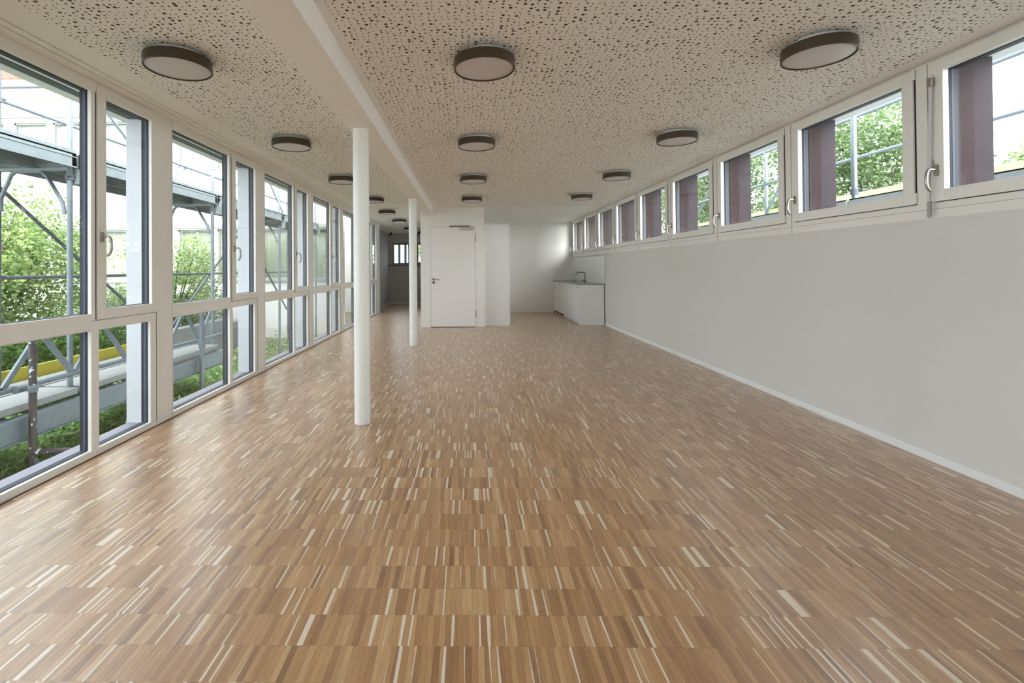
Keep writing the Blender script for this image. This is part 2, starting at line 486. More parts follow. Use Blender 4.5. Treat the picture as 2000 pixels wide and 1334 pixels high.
# ------------------------------------------------------------------ left window wall
def ring(mb, x0, x1, y0, y1, z0, z1, t, mi=0):
    mb.box(x0, x1, y0-t, y0, z0-t, z1+t, mi); mb.box(x0, x1, y1, y1+t, z0-t, z1+t, mi)
    mb.box(x0, x1, y0, y1, z0-t, z0, mi); mb.box(x0, x1, y0, y1, z1, z1+t, mi)
def handle(par, x, y, z, sgn, side):
    """window handle: rose, neck and downward grip; sgn = direction into the room, side = towards camera"""
    r = MB()
    n = 16
    prof = [(0.015*math.cos(a), (.022 if math.sin(a) > 0 else -.022) + .015*math.sin(a)) for a in [2*math.pi*k/n+.001 for k in range(n)]]
    vs = [(x, y+p, z+q) for p, q in prof] + [(x+sgn*.010, y+p*.9, z+q*.93) for p, q in prof]
    fs = [(k, (k+1) % n, n+(k+1) % n, n+k) for k in range(n)] + [tuple(range(n)), tuple(range(n, 2*n))[::-1]]
    r.add(vs, fs, 0, False)
    hb = r.build('handle_rose', mat_rose, par)
    g = MB()
    pts = [(x+sgn*.008, y, z+.004), (x+sgn*.040, y, z+.006), (x+sgn*.054, y, z), (x+sgn*.062, y, z-.016), (x+sgn*.066, y, z-.045), (x+sgn*.066, y, z-.078), (x+sgn*.060, y, z-.103), (x+sgn*.048, y, z-.121), (x+sgn*.036, y, z-.127)]
    g.tube(pts, [.0085, .0085, .0085, .009, .0095, .0095, .009, .008, .0065], 12)
    g.build('handle', steel, par)

def left_bay():
    w = empty('window_1', (0, 0, 0))
    e = 0.0
    f = MB()
    D0, D1 = XL-.075, XL
    # posts, head, sill, transom, mullion
    f.box(D0, D1, e-.206, e+.010, 0, HC-.001)
    f.box(D0, D1, e+.010, e+1.637, 2.413, HC-.001)
    f.box(D0, D1, e+.010, e+1.637, 0, .045)
    f.box(D0, D1, e+.010, e+.975, .828, .940)
    f.box(D0, D1, e+.975, e+1.010, 0.045, 2.413)
    f.box(D0, D1-.003, e+1.010, e+1.045, .045, .828)
    f.box(D0, D1-.003, e+1.010, e+1.637, .828, .893)
    f.box(D0, D1-.003, e+1.570, e+1.637, .045, .828)
    f.box(D0, D1-.03, e+1.020, e+1.637, .893, .96)
    f.box(D0, D1-.03, e+1.568, e+1.637, .893, 2.413)
    f.build('frame', frame_paint, w, bevel=.0015)
    # fine seams where frame members meet
    s = MB()
    s.box(D1-.002, D1+.0006, e+1.6362, e+1.6378, .01, HC-.01)
    s.box(D1-.002, D1+.0006, e-.0008, e+.0008, .01, HC-.01)
    s.box(D1-.002, D1+.0004, e+.98, e+1.637, .8935, .8955)
    s.box(D1-.003, D1-.0005, e+1.009, e+1.0175, .900, 2.466)
    s.box(D1-.003, D1-.0005, e+1.009, e+1.637, 2.4655, 2.4715)
    s.box(D1-.002, D1+.0004, e+.01, e+1.0, .8318, .8326)
    s.build('seam', gap_dark, w)
    # glazing units: dark spacer bars round each pane
    for (y0, y1, z0, z1) in ((.010, .975, .940, 2.413), (.010, .975, .045, .828), (1.045, 1.570, .045, .828)):
        g = MB()
        ring(g, XL-.037, XL-.025, e+y0+.002, e+y1-.002, z0+.002, z1-.002, .01, 0)
        ring(g, XL-.053, XL-.037, e+y0+.003, e+y1-.003, z0+.003, z1-.003, .01, 1)
        ring(g, XL-.0755, XL-.053, e+y0+.002, e+y1-.002, z0+.002, z1-.002, .01, 0)
        g.build('spacer', [gasket, gasket_mid], w)
        p = MB().box(XL-.036, XL-.028, e+y0, e+y1, z0, z1)
        p.build('pane', glass, w)
    # opening sash, slightly proud
    sa = MB()
    ring(sa, XL-.05, XL+.010, e+1.098, e+1.565, .968, 2.395, .0001)
    sa = MB()
    sx0, sx1 = XL-.05, XL+.012
    sa.box(sx0, sx1, e+1.018, e+1.095, .897, 2.464)
    sa.box(sx0, sx1, e+1.568, e+1.632, .897, 2.464)
    sa.box(sx0, sx1, e+1.095, e+1.568, .897, .967)
    sa.box(sx0, sx1, e+1.095, e+1.568, 2.395, 2.464)
    sash = sa.build('sash', frame_paint, w, bevel=.003)
    g = MB()
    ring(g, XL-.026, XL-.014, e+1.097, e+1.566, .969, 2.393, .01, 0)
    ring(g, XL-.042, XL-.026, e+1.098, e+1.565, .970, 2.392, .01, 1)
    ring(g, XL-.070, XL-.042, e+1.097, e+1.566, .969, 2.393, .01, 0)
    g.build('spacer', [gasket, gasket_mid], sash)
    MB().box(XL-.025, XL-.017, e+1.095, e+1.568, .967, 2.395).build('pane', glass, sash)
    handle(sash, sx1, e+1.050, 1.450, 1, 0)
    # outer metal sill
    MB().box(XL-.205, XL-.095, e-.2, e+1.64, .012, .032).build('outer_sill', alu_sill, w)
    return w
E0, PER = 2.152, 1.8435
bay = left_bay()
pos = ['fourth added behind the viewer', 'third added behind the viewer', 'added behind the viewer, second', 'added behind the viewer, first', 'nearest the viewer on the left, cut by the picture edge',
       'second from the viewer', 'third from the viewer', 'fourth from the viewer, before the first column', 'fifth from the viewer, behind the first column', 'last before the white pier']
for i, n in enumerate(range(-4, 6)):  # bays behind the viewer are unseen, added to bring in even daylight
    w = bay if i == 0 else copy_tree(bay)
    w.location = (0, E0 + PER*n, 0)
    if n == -2: w.location = (0, E0 + PER*n, 0)
    w.name = 'window_%d' % (i+1)
    tag(w, 'tall cream-framed window with narrow opening sash on the left wall, %s' % pos[i], 'window', kind='structure')
    w['group'] = 'tall windows of the left wall'

# exterior fins and lintel on the left
MBf = MB().box(-2.69, -2.562, 0, .17, -.05, 2.43)
fin0 = MBf.build('concrete_fin', fin_mat, bevel=.004)
for i, n in enumerate(range(-4, 6)):
    o = fin0 if i == 0 else fin0.copy()
    if i: COL.objects.link(o)
    o.location = (0, E0 + PER*n + 1.605, 0)
    tag(o, 'pale upright fin outside the tall window %s' % pos[i], 'pillar', 'pale fins outside the left windows', 'structure')
lt = MB().box(-2.74, -2.545, YB-.2, 13.4, 2.43, 2.74).box(-2.67, -2.60, YB-.2, 13.4, 2.418, 2.43, 1).box(-2.59, -2.545, YB-.2, 13.4, 2.42, 2.43)
struct('trim_4', lt, [lintel_mat, galv_dark], 'blue-grey lintel with a groove above the tall windows outside', 'lintel')

# ------------------------------------------------------------------ right high windows
def right_unit():
    w = empty('window_20', (0, 0, 0))
    f = MB(); P = 1.277
    f.box(XR-.004, XR+.07, 0, P-.0015, 1.507, 1.64)
    f.box(XR-.004, XR+.07, 0, P-.0015, 2.432, HC-.001)
    f.box(XR-.004, XR+.07, 0, .12, 1.64, 2.432)
    f.box(XR-.004, XR+.07, 1.21, P-.0015, 1.64, 2.432)
    f.build('frame', frame_paint, w, bevel=.0015)
    s = MB()
    s.box(XR-.0050, XR+.0, -.0015, .0005, 1.51, HC-.01)
    s.box(XR-.0046, XR+.0, 0, P, 1.5615, 1.5630)
    s.box(XR-.0062, XR+.0, .078, .0865, 1.606, 2.468)
    s.box(XR-.0062, XR+.0, .085, 1.238, 1.6015, 1.6055)
    s.box(XR-.0062, XR+.0, .085, 1.238, 2.4695, 2.4745)
    s.build('seam', gap_dark, w)
    sa = MB(); a, b = XR-.018, XR+.045
    sa.box(a, b, .087, .165, 1.606, 2.469)
    sa.box(a, b, 1.166, 1.236, 1.606, 2.469)
    sa.box(a, b, .165, 1.166, 1.606, 1.678)
    sa.box(a, b, .165, 1.166, 2.400, 2.469)
    sash = sa.build('sash', frame_paint, w, bevel=.003)
    g = MB()
    ring(g, XR+.018, XR+.032, .167, 1.164, 1.680, 2.398, .01, 0)
    ring(g, XR+.032, XR+.046, .168, 1.163, 1.681, 2.397, .01, 1)
    ring(g, XR+.046, XR+.0705, .167, 1.164, 1.680, 2.398, .01, 0)
    g.build('spacer', [gasket, gasket_mid], sash)
    MB().box(XR+.026, XR+.034, .165, 1.166, 1.678, 2.400).build('pane', glass, sash)
    handle(sash, a, 1.208, 1.795, -1, 0)
    for z in (1.645, 2.438):
        MB().tube([(XR-.014, .081, z-.033), (XR-.014, .081, z+.033)], .0085, 10).build('hinge', frame_paint, w)
    # outer casing in red-brown metal at the far jamb
    c = MB().box(XR+.07, XR+.215, 1.215, 1.245, 1.60, 2.50).box(XR+.11, XR+.125, 1.207, 1.215, 1.60, 2.50, 1).box(XR+.07, XR+.085, 1.204, 1.215, 1.60, 2.5, 2)
    c.build('outer_casing', [reddish, purple, fin_mat], w)
    MB().box(XR+.07, XR+.30, 0, P, 1.50, 1.60).build('outer_sill', alu_sill, w)
    return w
ru = right_unit()
rpos = ['sixth added behind the viewer', 'fifth added behind the viewer', 'fourth added behind the viewer', 'added behind the viewer, farthest', 'added behind the viewer, nearest', 'beside the viewer, outside the picture', 'cut by the right picture edge, with a grey opener rod at its hinge side',
        'showing one grey scaffold tube and a rail', 'showing a scaffold tube with a diagonal brace', 'showing a white scaffold frame', 'fifth from the picture edge',
        'sixth from the picture edge', 'above the near end of the kitchen counter', 'above the kitchen tap', 'in the kitchen corner, farthest of all']
for i, k in enumerate(range(-7, 8)):  # units behind the viewer are unseen, added for more daylight
    w = ru if i == 0 else copy_tree(ru)
    w.location = (0, 3.06 + 1.277*k, 0); w.name = 'window_%d' % (20+i)
    tag(w, 'cream-framed high window on the right wall, %s' % rpos[i], 'window', kind='structure')
    w['group'] = 'high windows of the right wall'
pil0 = MB().box(3.09, 3.248, 0, .16, -.6, 2.505).build('concrete_pillar', purple, bevel=.004)
for i, k in enumerate(range(-7, 8)):
    o = pil0 if i == 0 else pil0.copy()
    if i: COL.objects.link(o)
    o.location = (0, 3.06 + 1.277*(k+1) - .03, 0)
    tag(o, 'purple-brown concrete pillar outside the high window %s' % rpos[i], 'pillar', 'purple-brown pillars outside the right windows', 'structure')
struct('trim_5', MB().box(XR+.06, 3.33, YB-.3, 13.6, 2.505, 2.74), lintel_mat, 'pale concrete lintel over the pillars outside the high windows', 'lintel')
struct('wall_outer', MB().box(XR+.15, XR+.26, YB-.3, 13.6, -.6, 1.50), purple, 'purple-brown outer face of the long wall', 'wall')

# opener rod beside the first full high window
rod = empty('window_opener_rod', (0, 0, 0), label='slim grey window opener rod with brackets beside the nearest high window', cat='opener')
MB().tube([(2.845, 3.022, 1.78), (2.845, 3.006, 2.31)], .010, 12).build('rod', mat('rod_grey', (.62, .62, .64), .4), rod)
MB().tube([(2.845, 3.024, 1.74), (2.845, 3.022, 1.79)], .0075, 12).tube([(2.845, 3.024, 1.60), (2.845, 3.024, 1.75)], .006, 10).build('piston', steel, rod)
MB().tube([(2.845, 3.026, 1.515), (2.845, 3.024, 1.61)], .011, 12).build('grip', mat('grip_grey', (.36, .36, .35), .5), rod)
MB().box(2.833, 2.857, 2.992, 3.02, 2.31, 2.365).build('cap', mat_rose, rod, bevel=.002)
MB().box(2.866, 2.878, 2.955, 3.015, 2.375, 2.470).tube([(2.845, 3.0, 2.385), (2.87, 3.0, 2.385)], .006, 8).build('bracket', frame_paint, rod, bevel=.002)
MB().box(2.864, 2.878, 2.975, 3.02, 1.80, 1.885).box(2.845, 2.866, 3.005, 3.02, 1.815, 1.86).build('bracket', mat('bracket_grey', (.42, .41, .39), .45), rod, bevel=.002)

# ------------------------------------------------------------------ columns
for (y, lab) in ((3.83, 'nearer slim round white steel column under the beam'), (7.68, 'farther slim round white steel column beside the door wall')):
    c = MB().tube([(0, 0, 0.002), (0, 0, 2.331)], .0625, 48)
    o = c.build('round_column', column_paint, loc=(-.845 if y < 5 else -.872, y, 0))
    tag(o, lab, 'column')
    o.data.polygons.foreach_set('use_smooth', [True]*len(o.data.polygons))

# ------------------------------------------------------------------ ceiling lamps
def make_lamp():
    t = empty('ceiling_lamp', (0, 0, 0))
    MB().lathe([(.001, 0), (.135, 0), (.135, -.030), (.001, -.030)], (0, 0, 0), 48, smooth=False).build('base', lamp_base, t)
    MB().lathe([(.120, -.028), (.180, -.028), (.181, -.032), (.181, -.084), (.178, -.088), (.1735, -.088), (.1735, -.050), (.120, -.050)], (0, 0, 0), 72, smooth=False).build('ring', bronze, t)
    MB().lathe([(.1735, -.060), (.1725, -.0805), (.165, -.084), (.10, -.0855), (.0005, -.086)], (0, 0, 0), 64).build('diffuser', lamp_white, t)
    return t
lampA = make_lamp()
spots = [(-1.685, 2.79, 'nearest of the row by the tall windows'), (-1.69, 4.62, 'second of the row by the tall windows'), (-1.69, 6.50, 'third of the row by the tall windows'),
         (-1.64, 8.42, 'fourth of the window row, half hidden by the near column'), (-1.715, 10.27, 'fifth of the window row, before the corridor'), (-1.72, 12.16, 'sixth of the window row, at the corridor mouth'), (-1.74, 14.55, 'deep in the corridor, half hidden by the far column'),
         (.107, 2.86, 'nearest of the middle row'), (.095, 4.68, 'second of the middle row'), (.085, 6.57, 'third of the middle row'), (.08, 8.48, 'last of the middle row, before the door'),
         (1.99, 2.76, 'nearest of the row by the high windows'), (1.98, 4.58, 'second of the row by the high windows'), (1.985, 6.45, 'third of the row by the high windows'), (1.965, 8.33, 'last of the row by the high windows')]
for i, (x, y, s) in enumerate(spots):
    o = lampA if i == 0 else copy_tree(lampA)
    o.location = (x, y, HC)
    tag(o, 'round bronze-ringed ceiling lamp, %s' % s, 'lamp', 'round ceiling lamps')
for i, (x, y, s) in enumerate(((1.18, 11.48, 'farther'), (1.19, 10.40, 'nearer'))):
    o = MB().lathe([(.001, 0), (.035, 0), (.035, -.006), (.028, -.010), (.001, -.010)], (x, y, HC), 20, smooth=False).build('ceiling_spot', lamp_base)
    tag(o, '%s tiny white round fitting on the smooth kitchen ceiling' % s, 'ceiling spot')
for i, (x, y, s) in enumerate(((-2.62, 16.4, 'left, above the small window'), (-1.90, 16.4, 'right, beside the far column'), (-1.60, 15.9, 'in the slit between column and door wall'))):
    t = empty('spotlight', (x, y, HC), label='small black corridor spotlight, %s' % s, cat='spotlight', group='black corridor spotlights')
    MB().tube([(0, 0, 0), (0, 0, -.05)], .012, 10).build('stem', black, t)
    MB().tube([(-.03, -.02, -.12), (.03, .02, -.03)], .028, 14).build('head', black, t)

# ------------------------------------------------------------------ door
d = empty('door_1', (0, 0, 0), label='flush white door with lever handle and overhead closer', cat='door', kind='structure')
MB().box(-.772, .150, Y_DOOR-.018, Y_DOOR+.06, .012, 2.082).build('leaf', door_paint, d, bevel=.002)
MB().box(-.790, .168, Y_DOOR-.006, Y_DOOR, .0, 2.100).build('frame', door_paint, d)
MB().box(-.776, .1535, Y_DOOR-.0075, Y_DOOR-.0055, 0, 2.0865).build('seam', gap_dark, d)
MB().box(-.772, .150, Y_DOOR-.02, Y_DOOR+.05, .0, .011).build('threshold', mat('threshold_dark', (.10, .06, .04), .7), d)
for z in (1.84, .275):
    MB().tube([(.158, Y_DOOR-.022, z-.075), (.158, Y_DOOR-.022, z+.075)], .008, 10).build('hinge', steel_dark, d)
hd = MB()
hd.lathe([(.001, 0), (.026, 0), (.026, .008), (.001, .008)], (0, 0, 0), 24, smooth=False)
def rose(z):
    m = MB(); n = 24; y0, y1 = Y_DOOR-.018, Y_DOOR-.027
    vs = [(-.715+.026*math.cos(2*math.pi*k/n), y, z+.026*math.sin(2*math.pi*k/n)) for y in (y0, y1) for k in range(n)]
    m.add(vs, [(k, (k+1) % n, n+(k+1) % n, n+k) for k in range(n)] + [tuple(range(n, 2*n))])
    return m
h = MB().tube([(-.715, Y_DOOR-.025, 1.0), (-.715, Y_DOOR-.065, 1.0), (-.700, Y_DOOR-.075, 1.0), (-.585, Y_DOOR-.075, .995)], .010, 12).build('door_handle', steel, d)
rose(1.0).build('handle_rose', steel_dark, h)
rose(.93).build('lock_rose', steel_dark, d)
cl = MB().box(-.160, .112, Y_DOOR-.065, Y_DOOR-.018, 2.022, 2.080).build('closer_body', mat('closer_silver', (.50, .50, .48), .4, metal=.3), d, bevel=.004)
MB().box(-.373, .040, Y_DOOR-.040, Y_DOOR-.008, 2.086, 2.108).build('closer_rail', steel_dark, d, bevel=.002)
MB().box(-.32, .06, Y_DOOR-.050, Y_DOOR-.036, 2.080, 2.088).build('closer_arm', steel, d)

# ------------------------------------------------------------------ tall cabinet beside the door
t = empty('tall_cabinet', (.615, 10.6, 0), label='tall plain white cabinet standing right of the door', cat='cabinet')
def B(mb, name, m, par, bevel=0):
    o = mb.build(name, m, par, bevel=bevel); o.location = tuple(-c for c in par.location); return o
B(MB().box(.346, .872, 10.27, 11.47, .0, 2.155), 'body', kitchen_m, t, .002)
dr = B(MB().box(.874, .892, 10.28, 10.865, .05, 2.15), 'door', kitchen_m, t, .002)
o = MB().tube([(.892, 10.33, .985), (.912, 10.33, .985)], .007, 10).build('knob', steel, dr)
dr = B(MB().box(.874, .892, 10.870, 11.46, .05, 2.15), 'door', kitchen_m, t, .002)

# ------------------------------------------------------------------ kitchen
KX = 2.345
def unit(y0, y1, kind, label):
    t = empty('kitchen_cabinet', (KX, (y0+y1)/2, 0), label=label, cat='cabinet')
    B(MB().box(KX+.018, 2.875, y0+.001, y1-.001, .07, .845), 'body', kitchen_m, t)
    B(MB().box(KX+.045, KX+.06, y0, y1, .0, .07), 'plinth', kitchen_m, t)
    def front(z0, z1, nm, hy):
        fr = B(MB().box(KX, KX+.016, y0+.002, y1-.002, z0, z1), nm, kitchen_m, t, .0015)
        for q in hy:
            hh = MB().box(KX-.014, KX-.009, q-.045, q+.045, z1-.052, z1-.042).box(KX-.014, KX+.001, q-.045, q-.038, z1-.052, z1-.042).box(KX-.014, KX+.001, q+.038, q+.045, z1-.052, z1-.042)
            hh.build('handle', steel_dark, fr)
    if kind == 'drawers':
        front(.74, .842, 'drawer', [(y0+y1)/2]); front(.475, .735, 'drawer', [(y0+y1)/2]); front(.075, .470, 'drawer', [(y0+y1)/2])
        v = MB()
        n = 6
        for j in range(n): v.box(KX+.041, KX+.046, y0+.05+j*.083, y0+.05+j*.083+.062, .015, .055)
        B(v, 'vent', black, t)
    else:
        front(.075, .842, 'door', [y0+.09 if kind == 'r' else y1-.09])
unit(10.312, 10.90, 'r', 'white kitchen base cabinet with one door, next to the end panel')
unit(10.90, 11.50, 'r', 'white kitchen base cabinet with one door, under the tap')
unit(11.50, 12.10, 'l', 'white kitchen base cabinet with one door, beside the drawers')
unit(12.10, 12.72, 'drawers', 'white kitchen drawer cabinet nearer the viewer, with plinth vent')
unit(12.72, 13.335, 'drawers', 'white kitchen drawer cabinet in the room corner, with plinth vent')
tag(MB().box(KX-.002, 2.878, 10.290, 10.311, 0, .848).build('end_panel', kitchen_m, bevel=.001), 'plain white side panel closing the near end of the counter', 'panel')
wt = empty('worktop', (2.61, 11.8, .85), label='thin steel kitchen worktop with an inset sink', cat='worktop')
B(MB().box(KX-.008, 2.885, 10.284, 10.95, .849, .869).box(KX-.008, 2.885, 11.35, 13.338, .849, .869).box(KX-.008, 2.42, 10.95, 11.35, .849, .869).box(2.68, 2.885, 10.95, 11.35, .849, .869), 'slab', worktop_m, wt, .001)
B(MB().box(2.42, 2.68, 10.95, 11.35, .848, .850).box(2.42, 2.43, 10.95, 11.35, .848, .870), 'sink', worktop_m, wt)
tp = empty('kitchen_tap', (2.70, 11.2, .869), label='tall angular steel tap standing behind the sink', cat='tap')
MB().lathe([(.001, 0), (.028, 0), (.028, .006), (.020, .010), (.020, .07), (.001, .072)], (0, 0, 0), 20, smooth=False).build('base', steel_dark, tp)
MB().tube([(0, 0, .06), (0, 0, .215), (-.006, 0, .232), (-.022, 0, .240), (-.150, 0, .240), (-.170, 0, .234), (-.178, 0, .215), (-.180, 0, .185)], .011, 14).build('spout', steel_dark, tp)
MB().tube([(-.01, 0, .055), (-.085, -.01, .060)], .007, 10).build('lever', steel_dark, tp)
tag(MB().box(2.43, 2.80, 12.58, 13.15, .870, .878).build('hob', hob_m, bevel=.002), 'black glass hob lying on the far worktop', 'hob')
tag(MB().box(2.868, 2.899, 10.20, 13.338, .871, 1.468).build('splashback', mat('splash_white', (.80, .83, .83), .25)), 'smooth white splashback panel behind the worktop', 'panel')
for (y, s) in ((10.66, 'near the end of the counter'), (13.05, 'in the kitchen corner')):
    t = empty('wall_socket', (2.866, y, 1.075), label='small white double wall socket on the splashback %s' % s, cat='socket', group='splashback sockets')
    MB().box(-.008, .002, -.035, .035, -.075, .075).build('plate', door_paint, t, bevel=.002)
    for zz in (-.036, .036):
        MB().box(-.0095, -.0075, -.017, .017, zz-.017, zz+.017).build('insert', mat('socket_grey', (.3, .3, .3), .5), t)

# ------------------------------------------------------------------ corridor end windows
def far_window(x0, x1, num, label):
    w = empty('window_%d' % num, (0, 0, 0), label=label, cat='window', kind='structure')
    y = Y_FAR
    f = MB()
    f.box(x0, x0+.06, y-.01, y+.06, 1.386, 2.15).box(x1-.06, x1, y-.01, y+.06, 1.386, 2.15)
    f.box(x0+.06, x1-.06, y-.01, y+.06, 1.386, 1.43).box(x0+.06, x1-.06, y-.01, y+.06, 2.07, 2.15)
    f.build('frame', mat('grey_frame', (.30, .31, .33), .5), w)
    MB().box(x0+.06, x1-.06, y+.02, y+.03, 1.43, 2.07).build('pane', glass, w)
    MB().tube([((x0+x1)/2-.02, y-.01, 1.41), ((x0+x1)/2-.02, y-.06, 1.415), ((x0+x1)/2+.05, y-.065, 1.44)], .010, 10).build('handle', steel, w)
far_window(-2.66, -2.05, 40, 'small grey-framed window at the end of the corridor, with blue-grey bars outside')
far_window(-1.80, -1.19, 41, 'small window at the corridor end glimpsed between far column and door wall')
for x, s in ((-2.465, 'left'), (-2.245, 'right')):
    tag(MB().box(x-.042, x+.042, Y_FAR+.30, Y_FAR+.42, -.7, 2.4).build('outer_bar', mat('bar_blue', (.13, .18, .23), .6)), '%s blue-grey upright bar outside the corridor end window' % s, 'bar', kind='structure')
tag(MB().box(-2.12, -1.98, Y_FAR+.5, Y_FAR+.7, -.7, 2.6).build('brick_pier', tile_m), 'narrow red brick pier at the right of the corridor end window', 'pier')

# ------------------------------------------------------------------ foliage helper
def foliage(name, pts, size, m, parent=None, up_bias=.4, kind='stuff', spread=.35):
    """many small folded leaves at the given points"""
    n = len(pts)
    pts = np.asarray(pts)
    a = rng.normal(size=(n, 3)); a[:, 2] *= .6; a /= np.linalg.norm(a, axis=1)[:, None]
    nr = rng.normal(size=(n, 3)); nr[:, 2] = np.abs(nr[:, 2]) + up_bias
    b = np.cross(nr, a); b /= np.linalg.norm(b, axis=1)[:, None] + 1e-9
    c = np.cross(a, b)
    s = size*(1-spread+2*spread*rng.random(n))[:, None]
    base = pts; tip = pts + a*s; l = pts + a*s*.45 + b*s*.33 + c*s*.10; r = pts + a*s*.45 - b*s*.33 + c*s*.10
    V = np.stack([base, l, tip, r], 1).reshape(-1, 3)
    i = np.arange(n)*4
    F = np.stack([np.stack([i, i+1, i+2], 1), np.stack([i, i+2, i+3], 1)], 1).reshape(-1, 3)
    me = bpy.data.meshes.new(name)
    me.vertices.add(len(V)); me.vertices.foreach_set('co', V.ravel())
    me.loops.add(F.size); me.loops.foreach_set('vertex_index', F.ravel().astype(np.int32))
    me.polygons.add(len(F)); me.polygons.foreach_set('loop_start', np.arange(0, F.size, 3, dtype=np.int32))
    me.polygons.foreach_set('loop_total', np.full(len(F), 3, dtype=np.int32))
    me.polygons.foreach_set('use_smooth', np.zeros(len(F), dtype=bool))
    me.update(calc_edges=True)
    at = me.attributes.new('tone', 'FLOAT', 'POINT')
    at.data.foreach_set('value', np.repeat(rng.random(n), 4))
    me.materials.append(m)
    o = bpy.data.objects.new(name, me); COL.objects.link(o)
    if parent: o.parent = parent
    if kind: o['kind'] = kind
    return o
def clumped(n, c, r, clumps=40, cr=.22):
    """points in clusters filling an ellipsoid"""
    c = np.array(c); r = np.array(r)
    d = rng.normal(size=(clumps, 3)); d /= np.linalg.norm(d, axis=1)[:, None]
    cc = c + d*r*(rng.random((clumps, 1))**.45)
    k = rng.integers(0, clumps, n)
    p = cc[k] + rng.normal(size=(n, 3))*cr*min(r)
    return p
def tree(name, x, y, z0, z1, c, r, n, size, m, label, cat, clumps=40, cr=.22, stems=4):
    t = empty(name, (x, y, z0), label=label, cat=cat)
    pts = clumped(n, (c[0]-x, c[1]-y, c[2]-z0), r, clumps, cr)
    foliage('crown', pts, size, m, t)
    tr = MB()
    cc = Vector((c[0]-x, c[1]-y, c[2]-z0))
    tr.tube([(0, 0, 0), (cc.x*.3, cc.y*.3, cc.z*.5), tuple(cc)], [.05, .04, .02], 8)
    for k in range(stems):
        a = 2*math.pi*k/stems + random.random()
        q = cc + Vector((math.cos(a)*r[0]*.75, math.sin(a)*r[1]*.75, r[2]*(.1+.6*random.random())))
        p0 = Vector((cc.x*.3, cc.y*.3, cc.z*.5))
        mid = (p0+q)/2 + Vector((0, 0, -.1))
        tr.tube([p0, mid, q], [.025, .016, .006], 6)
    tr.build('trunk', bark, t)
    return t

# ------------------------------------------------------------------ ground outside
GZ = -.60
def terrain(name, x0, x1, y0, y1, m, label, amp=.05, nx=40, ny=60):
    v = []; f = []
    for j in range(ny+1):
        for i in range(nx+1):
            x = x0+(x1-x0)*i/nx; y = y0+(y1-y0)*j/ny
            v.append((x, y, GZ + amp*(math.sin(x*2.3+y*1.1)+math.sin(y*1.7-x))*.5))
    for j in range(ny):
        for i in range(nx):
            a = j*(nx+1)+i; f.append((a, a+1, a+nx+2, a+nx+1))
    mb = MB(); mb.add(v, f, 0, True)
    return tag(mb.build(name, m), label, 'ground', kind='structure')
terrain('ground', -22, -2.6, -8, 30, soil, 'mossy garden soil left of the building')
terrain('ground', 3.1, 26, -8, 34, soil, 'garden soil on the far side of the high windows')

terrain('ground', -2.6, 3.1, 17.3, 30, soil, 'strip of soil beyond the corridor end', .02, 8, 12)
# low leafy plants by the tall windows
n = 42000
X_ = -5.1 + 2.4*rng.random(n); Y_ = 1.5 + 11*rng.random(n)**1.3
keep = (Y_ < 8.4) | (rng.random(n) < .10)
X_, Y_ = X_[keep], Y_[keep]
hgt = .10 + .16*(np.sin(X_*3.1+Y_*2.3)*.5+.5)
Z_ = GZ + .02 + hgt*rng.random(len(X_))
gc = empty('ground_cover', (-4.0, 5.0, GZ), label='low bright green leafy plants covering the soil under the scaffold', cat='plants')
foliage('leaves', np.stack([X_+4.0, Y_-5.0, Z_-GZ], 1), .075, leaf_ivy, gc, up_bias=1.2)
gc['kind'] = 'stuff'

# hedge and trees on the left
def hedge(name, x0, x1, y0, y1, z1, n, size, m, label):
    p = rng.random((n, 3))
    X = x0+(x1-x0)*p[:, 0]; Y = y0+(y1-y0)*p[:, 1]
    top = z1*(.75+.25*np.sin(Y*2.1+X)*np.cos(X*1.7))
    Z = GZ + (top-GZ)*p[:, 2]**.8
    t = empty(name, ((x0+x1)/2, (y0+y1)/2, GZ), label=label, cat='hedge')
    foliage('leaves', np.stack([X-(x0+x1)/2, Y-(y0+y1)/2, Z-GZ], 1), size, m, t)
    return t
hedge('hedge', -7.6, -5.45, 3.0, 8.2, .60, 42000, .06, leaf_mid, 'green hedge behind the yellow toe board')
hedge('hedge', -8.4, -5.95, 9.0, 12.2, .95, 24000, .06, leaf_grey, 'grey-green twiggy hedge before the white house')
tree('maple_tree', -6.6, 6.2, GZ, 2.4, (-6.75, 6.6, 1.35), (1.25, 1.1, 1.15), 24000, .062, leaf_bright, 'bright green bushy young tree behind the nearest scaffold frame', 'tree', 110, .13, 7)
tree('shrub', -9.6, 7.6, GZ, 1.4, (-9.6, 7.6, .7), (1.2, 1.2, .9), 9000, .08, leaf_bright, 'pale green shrub filling the gap beside the bright young tree', 'shrub', 60, .16, 5)
tree('sapling', -5.95, 9.6, GZ, 1.7, (-5.95, 9.7, 1.1), (.85, .95, .85), 5200, .055, leaf_bright, 'thin light green sapling seen through the second tall window', 'tree', 60, .12, 8)

# garden wall beyond the scaffold
gw = MB().box(-5.40, -5.20, 8.3, 10.6, GZ-.1, .17).box(-5.75, -5.55, 10.6, 12.5, GZ-.1, .0).box(-5.75, -5.20, 10.5, 10.6, GZ-.1, .0)
tag(gw.build('garden_wall', conc, bevel=.01), 'low rough concrete garden wall beyond the scaffold', 'wall', kind='structure')

